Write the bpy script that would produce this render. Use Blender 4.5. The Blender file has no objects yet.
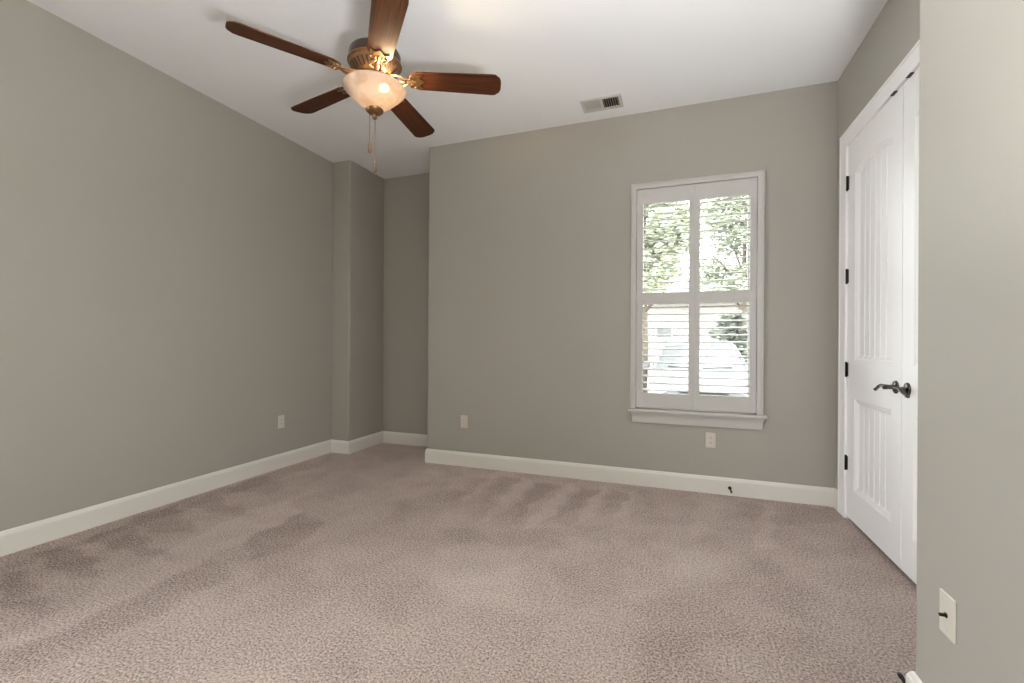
import bpy, bmesh, math, random
import numpy as np
from mathutils import Vector, Matrix

random.seed(7)
rng = np.random.default_rng(7)
S = bpy.context.scene
COL = S.collection
PI = math.pi
R = math.radians

# ------------------------------------------------------------------ camera
FPX, YAW, CYP, ROLL, CAMZ = 448.04, 0.3464, 343.09, 0.0056, 1.155
cam = bpy.data.cameras.new('camera')
cam.sensor_fit = 'HORIZONTAL'
cam.sensor_width = 36.0
cam.lens = FPX * 36.0 / 1024.0
cam.shift_y = (CYP - 341.5) / 1024.0
cam.clip_start = 0.02
camo = bpy.data.objects.new('camera', cam)
COL.objects.link(camo)
camo.matrix_world = (Matrix.Translation((0, 0, CAMZ)) @ Matrix.Rotation(YAW, 4, 'Z')
                     @ Matrix.Rotation(PI / 2, 4, 'X') @ Matrix.Rotation(ROLL, 4, 'Z'))
S.camera = camo

# ------------------------------------------------------------------ sky, exposure
SKY = 11.5
w = bpy.data.worlds.new('sky')
S.world = w
w.use_nodes = True
bg = w.node_tree.nodes['Background']
bg.inputs['Color'].default_value = (0.985, 0.99, 1.0, 1)
bg.inputs['Strength'].default_value = SKY
S.view_settings.view_transform = 'Standard'
S.view_settings.look = 'None'
S.view_settings.gamma = 1.0
S.view_settings.use_curve_mapping = False
S.view_settings.exposure = 0.0
S.cycles.use_denoising = True
S.cycles.max_bounces = 12
S.cycles.diffuse_bounces = 8
S.cycles.glossy_bounces = 4
S.cycles.transmission_bounces = 8
S.cycles.transparent_max_bounces = 16
S.cycles.caustics_reflective = False
S.cycles.caustics_refractive = False
S.cycles.sample_clamp_indirect = 6.0

# room measures (metres); camera stands over the origin
XL, XR, YB, ZC = -3.386, 1.093, 3.80, 3.043
YC, XC, YN, XB = 3.79, -3.160, 4.368, -2.237
XN, YE, YR = 0.7165, 1.754, -1.25
WX0, WX1, WZ0, WZ1 = -0.290, 0.586, 0.625, 2.414          # front window opening
LW = (-1.05, 0.75, 0.25, 2.58)   # unseen window added in the left wall for fill daylight: y range, z range


NW = (-1.00, -0.30, 0.30, 2.50)   # unseen window added in the near right wall for more daylight: y range, z range


def portal(sx, sz, loc, rz):
    """sampling guide for the sky's own light through a window opening; it emits nothing itself"""
    l = bpy.data.lights.new('window_portal', 'AREA')
    l.shape = 'RECTANGLE'
    l.size, l.size_y = sx, sz
    l.cycles.is_portal = True
    o = bpy.data.objects.new('window_portal', l)
    COL.objects.link(o)
    o.location = loc
    o.rotation_euler = (PI / 2, 0, rz)
    return o


portal(WX1 - WX0, WZ1 - WZ0, ((WX0 + WX1) / 2, YB + .16, (WZ0 + WZ1) / 2), PI)
portal(LW[1] - LW[0], LW[3] - LW[2], (XL - .16, (LW[0] + LW[1]) / 2, (LW[2] + LW[3]) / 2), -PI / 2)
portal(NW[1] - NW[0], NW[3] - NW[2], (XN + .16, (NW[0] + NW[1]) / 2, (NW[2] + NW[3]) / 2), PI / 2)

# ------------------------------------------------------------------ materials


def mat(name):
    m = bpy.data.materials.new(name)
    m.use_nodes = True
    return m, m.node_tree.nodes, m.node_tree.links, m.node_tree.nodes['Principled BSDF']


def simple(name, col, rough=0.5, metal=0.0, spec=0.5, bump=0.0, bscale=200.0, var=0.0, vscale=6.0, coat=0.0):
    m, n, l, b = mat(name)
    b.inputs['Roughness'].default_value = rough
    b.inputs['Metallic'].default_value = metal
    b.inputs['Specular IOR Level'].default_value = spec
    b.inputs['Coat Weight'].default_value = coat
    tc = n.new('ShaderNodeTexCoord')
    ns = n.new('ShaderNodeTexNoise')
    ns.inputs['Scale'].default_value = vscale
    ns.inputs['Detail'].default_value = 4
    l.new(tc.outputs['Object'], ns.inputs['Vector'])
    mx = n.new('ShaderNodeMix')
    mx.data_type = 'RGBA'
    mx.inputs['A'].default_value = (*[c * (1 - var) for c in col], 1)
    mx.inputs['B'].default_value = (*[min(1, c * (1 + var)) for c in col], 1)
    l.new(ns.outputs['Fac'], mx.inputs['Factor'])
    l.new(mx.outputs['Result'], b.inputs['Base Color'])
    if bump:
        nb = n.new('ShaderNodeTexNoise')
        nb.inputs['Scale'].default_value = bscale
        nb.inputs['Detail'].default_value = 3
        l.new(tc.outputs['Object'], nb.inputs['Vector'])
        bp = n.new('ShaderNodeBump')
        bp.inputs['Strength'].default_value = bump
        bp.inputs['Distance'].default_value = 0.002
        l.new(nb.outputs['Fac'], bp.inputs['Height'])
        l.new(bp.outputs['Normal'], b.inputs['Normal'])
    return m


def srgb(r, g, b):
    f = lambda c: (c / 255) / 12.92 if c / 255 <= 0.04045 else ((c / 255 + 0.055) / 1.055) ** 2.4
    return (f(r), f(g), f(b))


M = {}
M['wall'] = simple('greige_wall_paint', srgb(166, 163, 155), 0.55, spec=0.35, bump=0.10, bscale=160, var=0.01, vscale=2)
M['ceiling'] = simple('ceiling_paint', srgb(240, 243, 246), 0.9, spec=0.1, bump=0.12, bscale=120, var=0.01, vscale=2)
M['trim'] = simple('white_trim_paint', srgb(224, 221, 215), 0.35, spec=0.45, var=0.008, vscale=3)
M['door'] = simple('white_door_paint', srgb(247, 247, 248), 0.38, spec=0.45, var=0.008, vscale=3)
M['shutter'] = simple('white_shutter_paint', srgb(194, 193, 190), 0.4, spec=0.4, var=0.006, vscale=3)
M['plastic'] = simple('white_cover_plastic', srgb(208, 203, 193), 0.3, spec=0.5, var=0.006)
M['slot'] = simple('dark_slot', (0.012, 0.011, 0.01), 0.7, var=0.05)
M['bronze_black'] = simple('oil_rubbed_bronze', (0.014, 0.012, 0.011), 0.38, metal=0.6, var=0.2, vscale=40)
M['pewter'] = simple('dark_pewter', (0.085, 0.082, 0.08), 0.22, metal=1.0, var=0.25, vscale=60)
M['fan_dark'] = simple('dark_bronze_fan', (0.045, 0.030, 0.022), 0.35, metal=0.75, var=0.3, vscale=30)
M['fan_bronze'] = simple('antique_bronze_fan', (0.22, 0.12, 0.055), 0.38, metal=0.85, var=0.35, vscale=45, bump=0.05, bscale=90)
M['brass'] = simple('antique_brass', (0.30, 0.18, 0.085), 0.34, metal=0.9, var=0.3, vscale=60)
M['rubber'] = simple('black_rubber', (0.012, 0.012, 0.012), 0.7, var=0.05)
M['vent'] = simple('vent_enamel', srgb(196, 195, 191), 0.4, var=0.006)
M['concrete'] = simple('driveway_concrete', (0.84, 0.82, 0.79), 0.85, var=0.12, vscale=1.5, bump=0.2, bscale=60)
M['added_lawn'] = simple('added_dark_grass', (0.045, 0.055, 0.03), 0.9, var=0.3, vscale=8, bump=0.5, bscale=80)
M['siding'] = simple('pale_siding', (0.19, 0.18, 0.167), 0.7, var=0.04, vscale=2)
M['roofing'] = simple('grey_shingles', (0.22, 0.21, 0.21), 0.9, var=0.25, vscale=12, bump=0.3, bscale=30)
M['car'] = simple('white_car_paint', (0.125, 0.127, 0.13), 0.5, spec=0.15, var=0.005, coat=0.0)
M['car_dark'] = simple('dark_car_trim', (0.03, 0.03, 0.032), 0.45, var=0.1)
M['car_glass'] = simple('tinted_car_glass', (0.10, 0.105, 0.11), 0.05, spec=0.9, var=0.02)
M['lamp_glass'] = simple('headlamp_glass', (0.55, 0.56, 0.58), 0.08, spec=0.8, var=0.05)
M['alloy'] = simple('alloy_wheel', (0.55, 0.55, 0.56), 0.3, metal=0.8, var=0.05)
M['bark'] = simple('tree_bark', (0.10, 0.08, 0.06), 0.9, var=0.3, vscale=20, bump=0.6, bscale=30)
M['leaf_a'] = simple('light_green_leaves', (0.36, 0.385, 0.28), 0.6, var=0.25, vscale=3)
M['leaf_b'] = simple('mid_green_leaves', (0.34, 0.365, 0.285), 0.6, var=0.25, vscale=3)
M['leaf_c'] = simple('dark_green_leaves', (0.18, 0.195, 0.165), 0.6, var=0.35, vscale=3)


def glass_mat():
    m = bpy.data.materials.new('window_glass')
    m.use_nodes = True
    n, l = m.node_tree.nodes, m.node_tree.links
    n.clear()
    out = n.new('ShaderNodeOutputMaterial')
    tr = n.new('ShaderNodeBsdfTransparent')
    tr.inputs['Color'].default_value = (0.95, 0.97, 0.96, 1)
    gl = n.new('ShaderNodeBsdfGlossy')
    gl.inputs['Roughness'].default_value = 0.02
    fr = n.new('ShaderNodeFresnel')
    fr.inputs['IOR'].default_value = 1.3
    mx = n.new('ShaderNodeMixShader')
    l.new(fr.outputs[0], mx.inputs[0])
    l.new(tr.outputs[0], mx.inputs[1])
    l.new(gl.outputs[0], mx.inputs[2])
    l.new(mx.outputs[0], out.inputs[0])
    return m


M['glass'] = glass_mat()


def wood_mat():
    m, n, l, b = mat('walnut_fan_blade')
    tc = n.new('ShaderNodeTexCoord')
    mp = n.new('ShaderNodeMapping')
    mp.inputs['Scale'].default_value = (3, 55, 55)
    ns = n.new('ShaderNodeTexNoise')
    ns.inputs['Scale'].default_value = 1.6
    ns.inputs['Detail'].default_value = 6
    ns.inputs['Distortion'].default_value = 0.6
    cr = n.new('ShaderNodeValToRGB')
    cr.color_ramp.elements[0].position = 0.3
    cr.color_ramp.elements[0].color = (0.022, 0.007, 0.003, 1)
    cr.color_ramp.elements[1].position = 0.72
    cr.color_ramp.elements[1].color = (0.095, 0.030, 0.010, 1)
    l.new(tc.outputs['Object'], mp.inputs['Vector'])
    l.new(mp.outputs['Vector'], ns.inputs['Vector'])
    l.new(ns.outputs['Fac'], cr.inputs['Fac'])
    l.new(cr.outputs['Color'], b.inputs['Base Color'])
    b.inputs['Roughness'].default_value = 0.5
    b.inputs['Specular IOR Level'].default_value = 0.18
    return m


M['wood'] = wood_mat()


def bowl_mat():
    m = bpy.data.materials.new('frosted_alabaster_glass')
    m.use_nodes = True
    n, l = m.node_tree.nodes, m.node_tree.links
    n.clear()
    out = n.new('ShaderNodeOutputMaterial')
    tc = n.new('ShaderNodeTexCoord')
    ns = n.new('ShaderNodeTexNoise')
    ns.inputs['Scale'].default_value = 14
    ns.inputs['Detail'].default_value = 3
    ns.inputs['Distortion'].default_value = 1.2
    cr = n.new('ShaderNodeValToRGB')
    cr.color_ramp.elements[0].position = 0.35
    cr.color_ramp.elements[0].color = (0.52, 0.42, 0.34, 1)
    cr.color_ramp.elements[1].position = 0.62
    cr.color_ramp.elements[1].color = (0.70, 0.63, 0.57, 1)
    tl = n.new('ShaderNodeBsdfTranslucent')
    df = n.new('ShaderNodeBsdfDiffuse')
    gl = n.new('ShaderNodeBsdfGlossy')
    gl.inputs['Roughness'].default_value = 0.25
    gl.inputs['Color'].default_value = (1, 0.95, 0.9, 1)
    m1 = n.new('ShaderNodeMixShader')
    m1.inputs[0].default_value = 0.42
    m2 = n.new('ShaderNodeMixShader')
    m2.inputs[0].default_value = 0.06
    l.new(tc.outputs['Object'], ns.inputs['Vector'])
    l.new(ns.outputs['Fac'], cr.inputs['Fac'])
    for x in (tl, df):
        l.new(cr.outputs['Color'], x.inputs['Color'])
    l.new(tl.outputs[0], m1.inputs[1])
    l.new(df.outputs[0], m1.inputs[2])
    rf = n.new('ShaderNodeBsdfRefraction')
    rf.inputs['IOR'].default_value = 1.03
    rf.inputs['Roughness'].default_value = 0.45
    m3 = n.new('ShaderNodeMixShader')
    m3.inputs[0].default_value = 0.30
    l.new(m1.outputs[0], m3.inputs[1])
    l.new(rf.outputs[0], m3.inputs[2])
    l.new(m3.outputs[0], m2.inputs[1])
    l.new(gl.outputs[0], m2.inputs[2])
    l.new(m2.outputs[0], out.inputs[0])
    return m


M['bowl'] = bowl_mat()


def bulb_mat(strength):
    m = bpy.data.materials.new('lit_bulb')
    m.use_nodes = True
    n, l = m.node_tree.nodes, m.node_tree.links
    n.clear()
    out = n.new('ShaderNodeOutputMaterial')
    e = n.new('ShaderNodeEmission')
    e.inputs['Color'].default_value = (1.0, 0.70, 0.42, 1)
    e.inputs['Strength'].default_value = strength
    l.new(e.outputs[0], out.inputs[0])
    return m


M['bulb_on'] = bulb_mat(950.0)
M['bulb_off'] = simple('unlit_bulb', (0.8, 0.78, 0.74), 0.2, var=0.01)


def carpet_mat():
    m, n, l, b = mat('taupe_carpet')
    tc = n.new('ShaderNodeTexCoord')
    at = n.new('ShaderNodeAttribute')
    at.attribute_name = 'nap'
    # brushed pile: lighter and darker lean of the nap, plus footworn mottling
    n1 = n.new('ShaderNodeTexNoise')
    n1.inputs['Scale'].default_value = 3.2
    n1.inputs['Detail'].default_value = 5
    n1.inputs['Roughness'].default_value = 0.6
    n1.inputs['Distortion'].default_value = 0.5
    n2 = n.new('ShaderNodeTexNoise')
    n2.inputs['Scale'].default_value = 108
    n2.inputs['Detail'].default_value = 5
    n2.inputs['Roughness'].default_value = 0.8
    for x in (n1, n2):
        l.new(tc.outputs['Object'], x.inputs['Vector'])

    def math_(op, a, b_):
        x = n.new('ShaderNodeMath')
        x.operation = op
        for i, v in enumerate((a, b_)):
            if isinstance(v, (int, float)):
                x.inputs[i].default_value = v
            else:
                l.new(v, x.inputs[i])
        return x.outputs[0]
    s1 = math_('MULTIPLY', math_('SUBTRACT', n1.outputs['Fac'], 0.5), 0.55)
    s2 = math_('MULTIPLY', math_('SUBTRACT', n2.outputs['Fac'], 0.5), 4.4)
    s3 = math_('MULTIPLY', at.outputs['Fac'], 0.24)
    tot = math_('ADD', math_('ADD', math_('ADD', s1, s2), s3), 0.53)
    cr = n.new('ShaderNodeValToRGB')
    cr.color_ramp.elements[0].position = 0.0
    cr.color_ramp.elements[0].color = (*srgb(105, 86, 79), 1)
    cr.color_ramp.elements[1].position = 1.0
    cr.color_ramp.elements[1].color = (*srgb(252, 235, 226), 1)
    el = cr.color_ramp.elements.new(0.36)
    el.color = (*srgb(196, 174, 164), 1)
    l.new(tot, cr.inputs['Fac'])
    l.new(cr.outputs['Color'], b.inputs['Base Color'])
    b.inputs['Roughness'].default_value = 1.0
    b.inputs['Specular IOR Level'].default_value = 0.05
    b.inputs['Sheen Weight'].default_value = 0.15
    b.inputs['Sheen Roughness'].default_value = 0.5
    bp = n.new('ShaderNodeBump')
    bp.inputs['Strength'].default_value = 1.0
    bp.inputs['Distance'].default_value = 0.02
    l.new(n2.outputs['Fac'], bp.inputs['Height'])
    l.new(bp.outputs['Normal'], b.inputs['Normal'])
    return m


M['carpet'] = carpet_mat()

# ------------------------------------------------------------------ mesh helpers


class MB:
    """collects simple shapes into one mesh"""

    def __init__(self):
        self.v, self.f, self.sm = [], [], []

    def add(self, vs, fs, smooth=False, mtx=None):
        o = len(self.v)
        for p in vs:
            p = Vector(p)
            if mtx is not None:
                p = mtx @ p
            self.v.append(tuple(p))
        for q in fs:
            self.f.append(tuple(i + o for i in q))
            self.sm.append(smooth)
        return self

    def box(self, x0, x1, y0, y1, z0, z1, mtx=None):
        vs = [(x0, y0, z0), (x1, y0, z0), (x1, y1, z0), (x0, y1, z0), (x0, y0, z1), (x1, y0, z1), (x1, y1, z1), (x0, y1, z1)]
        fs = [(0, 3, 2, 1), (4, 5, 6, 7), (0, 1, 5, 4), (1, 2, 6, 5), (2, 3, 7, 6), (3, 0, 4, 7)]
        return self.add(vs, fs, False, mtx)

    def rbox(self, x0, x1, y0, y1, z0, z1, r=0.003, mtx=None, seg=2):
        bm = bmesh.new()
        bmesh.ops.create_cube(bm, size=1)
        for v in bm.verts:
            v.co = Vector(((x0 + x1) / 2 + v.co.x * (x1 - x0), (y0 + y1) / 2 + v.co.y * (y1 - y0), (z0 + z1) / 2 + v.co.z * (z1 - z0)))
        bmesh.ops.bevel(bm, geom=bm.edges[:], offset=r, segments=seg, profile=0.5, affect='EDGES')
        bm.verts.index_update()
        self.add([v.co for v in bm.verts], [[v.index for v in f.verts] for f in bm.faces], False, mtx)
        bm.free()
        return self

    def lathe(self, prof, seg=40, mtx=None, smooth=True, cap=True):
        vs, fs = [], []
        k = len(prof)
        for i in range(seg):
            a = 2 * PI * i / seg
            for r, z in prof:
                vs.append((r * math.cos(a), r * math.sin(a), z))
        for i in range(seg):
            j = (i + 1) % seg
            for q in range(k - 1):
                fs.append((i * k + q, j * k + q, j * k + q + 1, i * k + q + 1))
        if cap:
            if prof[0][0] > 1e-5:
                fs.append(tuple(i * k for i in range(seg))[::-1])
            if prof[-1][0] > 1e-5:
                fs.append(tuple(i * k + k - 1 for i in range(seg)))
        return self.add(vs, fs, smooth, mtx)

    def tube(self, pts, rad, seg=10, mtx=None, smooth=True, flat=1.0):
        pts = [Vector(p) for p in pts]
        rads = rad if isinstance(rad, (list, tuple)) else [rad] * len(pts)
        vs, fs = [], []
        up = Vector((0, 0, 1))
        for i, p in enumerate(pts):
            t = (pts[min(i + 1, len(pts) - 1)] - pts[max(i - 1, 0)]).normalized()
            ref = up if abs(t.dot(up)) < 0.95 else Vector((1, 0, 0))
            a = t.cross(ref).normalized()
            b = a.cross(t).normalized()
            for s in range(seg):
                an = 2 * PI * s / seg
                vs.append(p + a * math.cos(an) * rads[i] + b * math.sin(an) * rads[i] * flat)
        for i in range(len(pts) - 1):
            for s in range(seg):
                t = (s + 1) % seg
                fs.append((i * seg + s, i * seg + t, (i + 1) * seg + t, (i + 1) * seg + s))
        fs.append(tuple(range(seg))[::-1])
        fs.append(tuple((len(pts) - 1) * seg + s for s in range(seg)))
        return self.add(vs, fs, smooth, mtx)

    def prism(self, poly, z0, z1, mtx=None, smooth=False):
        """polygon in xy, extruded along z"""
        n_ = len(poly)
        vs = [(x, y, z0) for x, y in poly] + [(x, y, z1) for x, y in poly]
        fs = [tuple(range(n_))[::-1], tuple(range(n_, 2 * n_))]
        fs += [(i, (i + 1) % n_, n_ + (i + 1) % n_, n_ + i) for i in range(n_)]
        return self.add(vs, fs, smooth, mtx)

    def sphere(self, c, r, seg=14, rings=8, sc=(1, 1, 1)):
        vs, fs = [], []
        for i in range(rings + 1):
            th = PI * i / rings
            for s in range(seg):
                a = 2 * PI * s / seg
                vs.append((c[0] + r * sc[0] * math.sin(th) * math.cos(a), c[1] + r * sc[1] * math.sin(th) * math.sin(a), c[2] + r * sc[2] * math.cos(th)))
        for i in range(rings):
            for s in range(seg):
                t = (s + 1) % seg
                fs.append((i * seg + s, (i + 1) * seg + s, (i + 1) * seg + t, i * seg + t))
        return self.add(vs, fs, True)

    def build(self, name, m, parent=None, loc=None, bevel=0.0, autosmooth=None):
        me = bpy.data.meshes.new(name)
        me.from_pydata(self.v, [], self.f)
        me.polygons.foreach_set('use_smooth', self.sm)
        bm = bmesh.new()
        bm.from_mesh(me)
        bmesh.ops.remove_doubles(bm, verts=bm.verts[:], dist=1e-6)
        bmesh.ops.recalc_face_normals(bm, faces=bm.faces[:])
        bm.to_mesh(me)
        bm.free()
        me.materials.append(m)
        if autosmooth is not None:
            try:
                me.set_sharp_from_angle(angle=R(autosmooth))
            except Exception:
                pass
        o = bpy.data.objects.new(name, me)
        COL.objects.link(o)
        if parent is not None:
            o.parent = parent
        if loc:
            o.location = loc
        if bevel:
            b = o.modifiers.new('soft_edges', 'BEVEL')
            b.width = bevel
            b.segments = 3
            b.limit_method = 'ANGLE'
            b.angle_limit = R(40)
        return o


def struct(o, label, cat):
    o['kind'] = 'structure'
    o['label'] = label
    o['category'] = cat
    return o


def thing(o, label, cat, group=None):
    o['label'] = label
    o['category'] = cat
    if group:
        o['group'] = group
    return o


def empty(name, loc=(0, 0, 0), rot=(0, 0, 0)):
    o = bpy.data.objects.new(name, None)
    COL.objects.link(o)
    o.location = loc
    o.rotation_euler = rot
    o.empty_display_size = 0.1
    return o


def copy_tree(o, parent=None):
    c = o.copy()
    COL.objects.link(c)
    if parent is not None:
        c.parent = parent
    for ch in o.children:
        copy_tree(ch, c)
    return c


# ------------------------------------------------------------------ floor
def floor_point(u, v):
    """where a point of the carpet's wear pattern, read off as picture measures, lies on the floor"""
    du, dv = (u - 512), (v - CYP)
    a = (du * math.cos(ROLL) + dv * math.sin(ROLL)) / FPX
    b = (-du * math.sin(ROLL) + dv * math.cos(ROLL)) / FPX
    c, s = math.cos(YAW), math.sin(YAW)
    t = CAMZ / b
    return (t * (-s + a * c), t * (c + a * s))


MARKS = [  # vacuum and foot marks brushed into the pile: value, softness, outline
    (-.45, .06, [(0, 658), (102, 613), (213, 559), (235, 575), (120, 632), (0, 683)]),
    (-.6, .04, [(242, 541), (305, 512), (325, 525), (300, 545), (252, 558)]),
    (-.7, .04, [(0, 575), (20, 570), (48, 600), (54, 613), (0, 608)]),
    (-.85, .035, [(38, 553), (62, 545), (92, 556), (101, 571), (90, 580), (60, 573), (45, 565)]),
    (-.75, .035, [(85, 540), (130, 522), (150, 545), (180, 559), (140, 554), (105, 546)]),
    (-.6, .04, [(130, 520), (175, 505), (197, 531), (165, 534), (140, 528)]),
    (-.55, .04, [(185, 506), (212, 493), (230, 505), (256, 516), (215, 513)]),
    (-.45, .04, [(225, 489), (262, 476), (292, 486), (270, 493), (240, 493)]),
    (-.35, .05, [(0, 557), (330, 455), (335, 460), (0, 572)]),
    (.5, .05, [(0, 655), (102, 611), (213, 556), (300, 513), (285, 500), (240, 515), (180, 545), (110, 578), (60, 614), (0, 640)]),
    (.55, .03, [(522, 478), (535, 480), (502, 513), (478, 523)]),
    (.55, .03, [(568, 483), (578, 484), (548, 520), (520, 531), (528, 520)]),
    (.5, .03, [(604, 486), (609, 487), (592, 515), (570, 531), (583, 508)]),
    (.4, .03, [(633, 490), (637, 490), (628, 515), (612, 521)]),
    (.4, .03, [(495, 472), (502, 474), (470, 500), (455, 506)]),
    (-.65, .03, [(536, 482), (561, 485), (530, 505), (515, 524), (518, 505)]),
    (-.5, .03, [(582, 488), (601, 490), (578, 508), (550, 521)]),
    (-.45, .03, [(505, 476), (521, 479), (495, 497), (480, 508), (488, 490)]),
    (-.4, .03, [(612, 490), (632, 494), (620, 510), (598, 516)]),
    (-.4, .05, [(745, 495), (832, 510), (836, 522), (776, 526), (735, 513)]),
    (.55, .04, [(764, 503), (775, 505), (773, 545), (752, 552)]),
    (.4, .05, [(698, 500), (722, 504), (712, 532), (688, 537)]),
    (-.35, .05, [(440, 527), (580, 541), (570, 550), (440, 541)]),
    (.35, .12, [(432, 548), (515, 556), (520, 610), (440, 598)]),
    (-.35, .06, [(745, 560), (775, 556), (780, 575), (748, 580)]),
    (-.3, .08, [(640, 600), (700, 590), (760, 640), (660, 660)]),
    (.35, .10, [(640, 540), (740, 550), (720, 580), (620, 570)]),
    (-.35, .06, [(400, 500), (455, 488), (470, 495), (400, 515)]),
    (.3, .05, [(330, 500), (430, 470), (445, 474), (340, 512)]),
]


def make_floor():
    x0, x1, y0, y1 = XL - .1, 2.2, YR - .2, YN + .1
    st = 0.018
    nx, ny = int((x1 - x0) / st) + 1, int((y1 - y0) / st) + 1
    gx, gy = np.meshgrid(np.linspace(x0, x1, nx), np.linspace(y0, y1, ny))
    px, py = gx.ravel(), gy.ravel()
    jx = px + .018 * np.sin(py * 23 + 1.3 * np.sin(px * 17))
    jy = py + .018 * np.sin(px * 27 + 1.1 * np.sin(py * 19))
    nap = np.zeros(len(px))
    for val, soft, poly in MARKS:
        P = [floor_point(*q) for q in poly]
        inside = np.zeros(len(px), bool)
        dist = np.full(len(px), 9.)
        for i in range(len(P)):
            (ax, ay), (bx, by) = P[i], P[(i + 1) % len(P)]
            with np.errstate(divide='ignore', invalid='ignore'):
                cr = ((ay > jy) != (by > jy)) & (jx < (bx - ax) * (jy - ay) / (by - ay + 1e-12) + ax)
            inside ^= cr
            t = np.clip(((jx - ax) * (bx - ax) + (jy - ay) * (by - ay)) / ((bx - ax) ** 2 + (by - ay) ** 2 + 1e-12), 0, 1)
            dist = np.minimum(dist, np.hypot(jx - ax - t * (bx - ax), jy - ay - t * (by - ay)))
        sd = np.where(inside, dist, -dist)
        k = np.clip(sd / (1.1 * soft) + .5, 0, 1)
        nap += val * k * k * (3 - 2 * k)
    vs = np.stack([px, py, np.zeros_like(px)], 1)
    idx = np.arange(nx * ny).reshape(ny, nx)
    fs = np.stack([idx[:-1, :-1].ravel(), idx[:-1, 1:].ravel(), idx[1:, 1:].ravel(), idx[1:, :-1].ravel()], 1)
    me = bpy.data.meshes.new('floor')
    me.from_pydata(vs.tolist(), [], fs.tolist())
    a = me.attributes.new('nap', 'FLOAT', 'POINT')
    a.data.foreach_set('value', nap.astype(np.float32))
    me.materials.append(M['carpet'])
    o = bpy.data.objects.new('floor', me)
    COL.objects.link(o)
    return o


struct(make_floor(), 'taupe cut pile carpet with vacuum marks covering the whole room', 'floor')

# ------------------------------------------------------------------ shell
def wall_with_hole(x0, x1, y0, y1, z0, z1, holes):
    mb = MB()
    xs = sorted({x0, x1, *[h[0] for h in holes], *[h[1] for h in holes]})
    zs = sorted({z0, z1, *[h[2] for h in holes], *[h[3] for h in holes]})
    solid = [[not any(h[0] - 1e-6 <= xs[i] and xs[i + 1] <= h[1] + 1e-6 and h[2] - 1e-6 <= zs[k] and zs[k + 1] <= h[3] + 1e-6 for h in holes)
              for k in range(len(zs) - 1)] for i in range(len(xs) - 1)]
    for i in range(len(xs) - 1):
        for k in range(len(zs) - 1):
            if not solid[i][k]:
                continue
            a, b_, c, d = xs[i], xs[i + 1], zs[k], zs[k + 1]
            mb.add([(a, y0, c), (b_, y0, c), (b_, y0, d), (a, y0, d)], [(0, 1, 2, 3)])
            mb.add([(a, y1, c), (a, y1, d), (b_, y1, d), (b_, y1, c)], [(0, 1, 2, 3)])
            nb = lambda p, q: 0 <= p < len(xs) - 1 and 0 <= q < len(zs) - 1 and solid[p][q]
            if not nb(i - 1, k):
                mb.add([(a, y0, c), (a, y0, d), (a, y1, d), (a, y1, c)], [(0, 1, 2, 3)])
            if not nb(i + 1, k):
                mb.add([(b_, y0, c), (b_, y1, c), (b_, y1, d), (b_, y0, d)], [(0, 1, 2, 3)])
            if not nb(i, k - 1):
                mb.add([(a, y0, c), (a, y1, c), (b_, y1, c), (b_, y0, c)], [(0, 1, 2, 3)])
            if not nb(i, k + 1):
                mb.add([(a, y0, d), (b_, y0, d), (b_, y1, d), (a, y1, d)], [(0, 1, 2, 3)])
    return mb


T = 0.14
b = MB().box(XL - T, 2.3, YR - T, YN + T, ZC, ZC + 0.15)
struct(b.build('ceiling', M['ceiling']), 'flat off-white ceiling above the fan', 'ceiling')
b = wall_with_hole(YR - T, YN + T, XL - T, XL, -0.05, ZC + .05, [LW])
b.v = [(y, x, z) for x, y, z in b.v]
struct(b.build('wall_left', M['wall']), 'long plain greige wall on the left of the room', 'wall')
b = MB().box(XL, XC, YC, YN + T, -0.05, ZC + .05)
struct(b.build('wall_column', M['wall'], bevel=0.012), 'greige boxed-out corner column between left wall and alcove', 'wall')
b = MB().box(XC, XB + .05, YN, YN + T, -0.05, ZC + .05)
struct(b.build('wall_alcove', M['wall']), 'shaded greige rear wall of the narrow alcove', 'wall')
# back wall with its window hole; it returns into the alcove
prof = [(XB, YB), (1.25, YB), (1.25, YB + T), (XB + T, YB + T), (XB + T, YN + T), (XB, YN + T)]


b = wall_with_hole(XB, 1.25, YB, YB + T, -0.05, ZC + .05, [(WX0, WX1, WZ0, WZ1)])
b.box(XB, XB + T, YB + T, YN + T, -0.05, ZC + .05)
struct(b.build('wall_back', M['wall'], bevel=0.010), 'greige back wall holding the shuttered window', 'wall')
# right wall with the closet door opening
DY0, DY1, DZ1 = 2.022, 3.580, 2.490
b = MB()
b.box(XR, XR + T, DY1, YB, -0.05, ZC + .05)
b.box(XR, XR + T, YE - T, DY0, -0.05, ZC + .05)
b.box(XR, XR + T, DY0, DY1, DZ1, ZC + .05)
struct(b.build('wall_right', M['wall']), 'greige right wall around the white closet doors', 'wall')
b = MB()
b.box(2.0, 2.1, YE - .3, YB + T, -0.05, ZC + .05)
b.box(XR + T, 2.1, YE - .3, YE - .2, -0.05, ZC + .05)
b.box(XR + T, 2.1, YB, YB + T, -0.05, ZC + .05)
struct(b.build('wall_closet', M['wall']), 'plain wall inside the closet behind the double doors', 'wall')
b = wall_with_hole(YR - T, YE, XN, XN + T, -0.05, ZC + .05, [NW])
b.v = [(y, x, z) for x, y, z in b.v]
b.box(XN + T, XR + T, YE - T, YE, -0.05, ZC + .05)
struct(b.build('wall_near', M['wall'], bevel=0.012), 'shaded greige wall end close on the right with a cable plate', 'wall')
b = MB().box(XL - T, XN + T, YR - T, YR, -0.05, ZC + .05)
struct(b.build('wall_rear', M['wall']), 'plain greige rear wall behind the viewer', 'wall')

# ------------------------------------------------------------------ baseboards
BH = 0.131
BPROF = [(0, 0), (.016, 0), (.016, .104), (.0145, .112), (.011, .117), (.0095, .122), (.006, .128), (.002, BH), (0, BH)]


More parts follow.
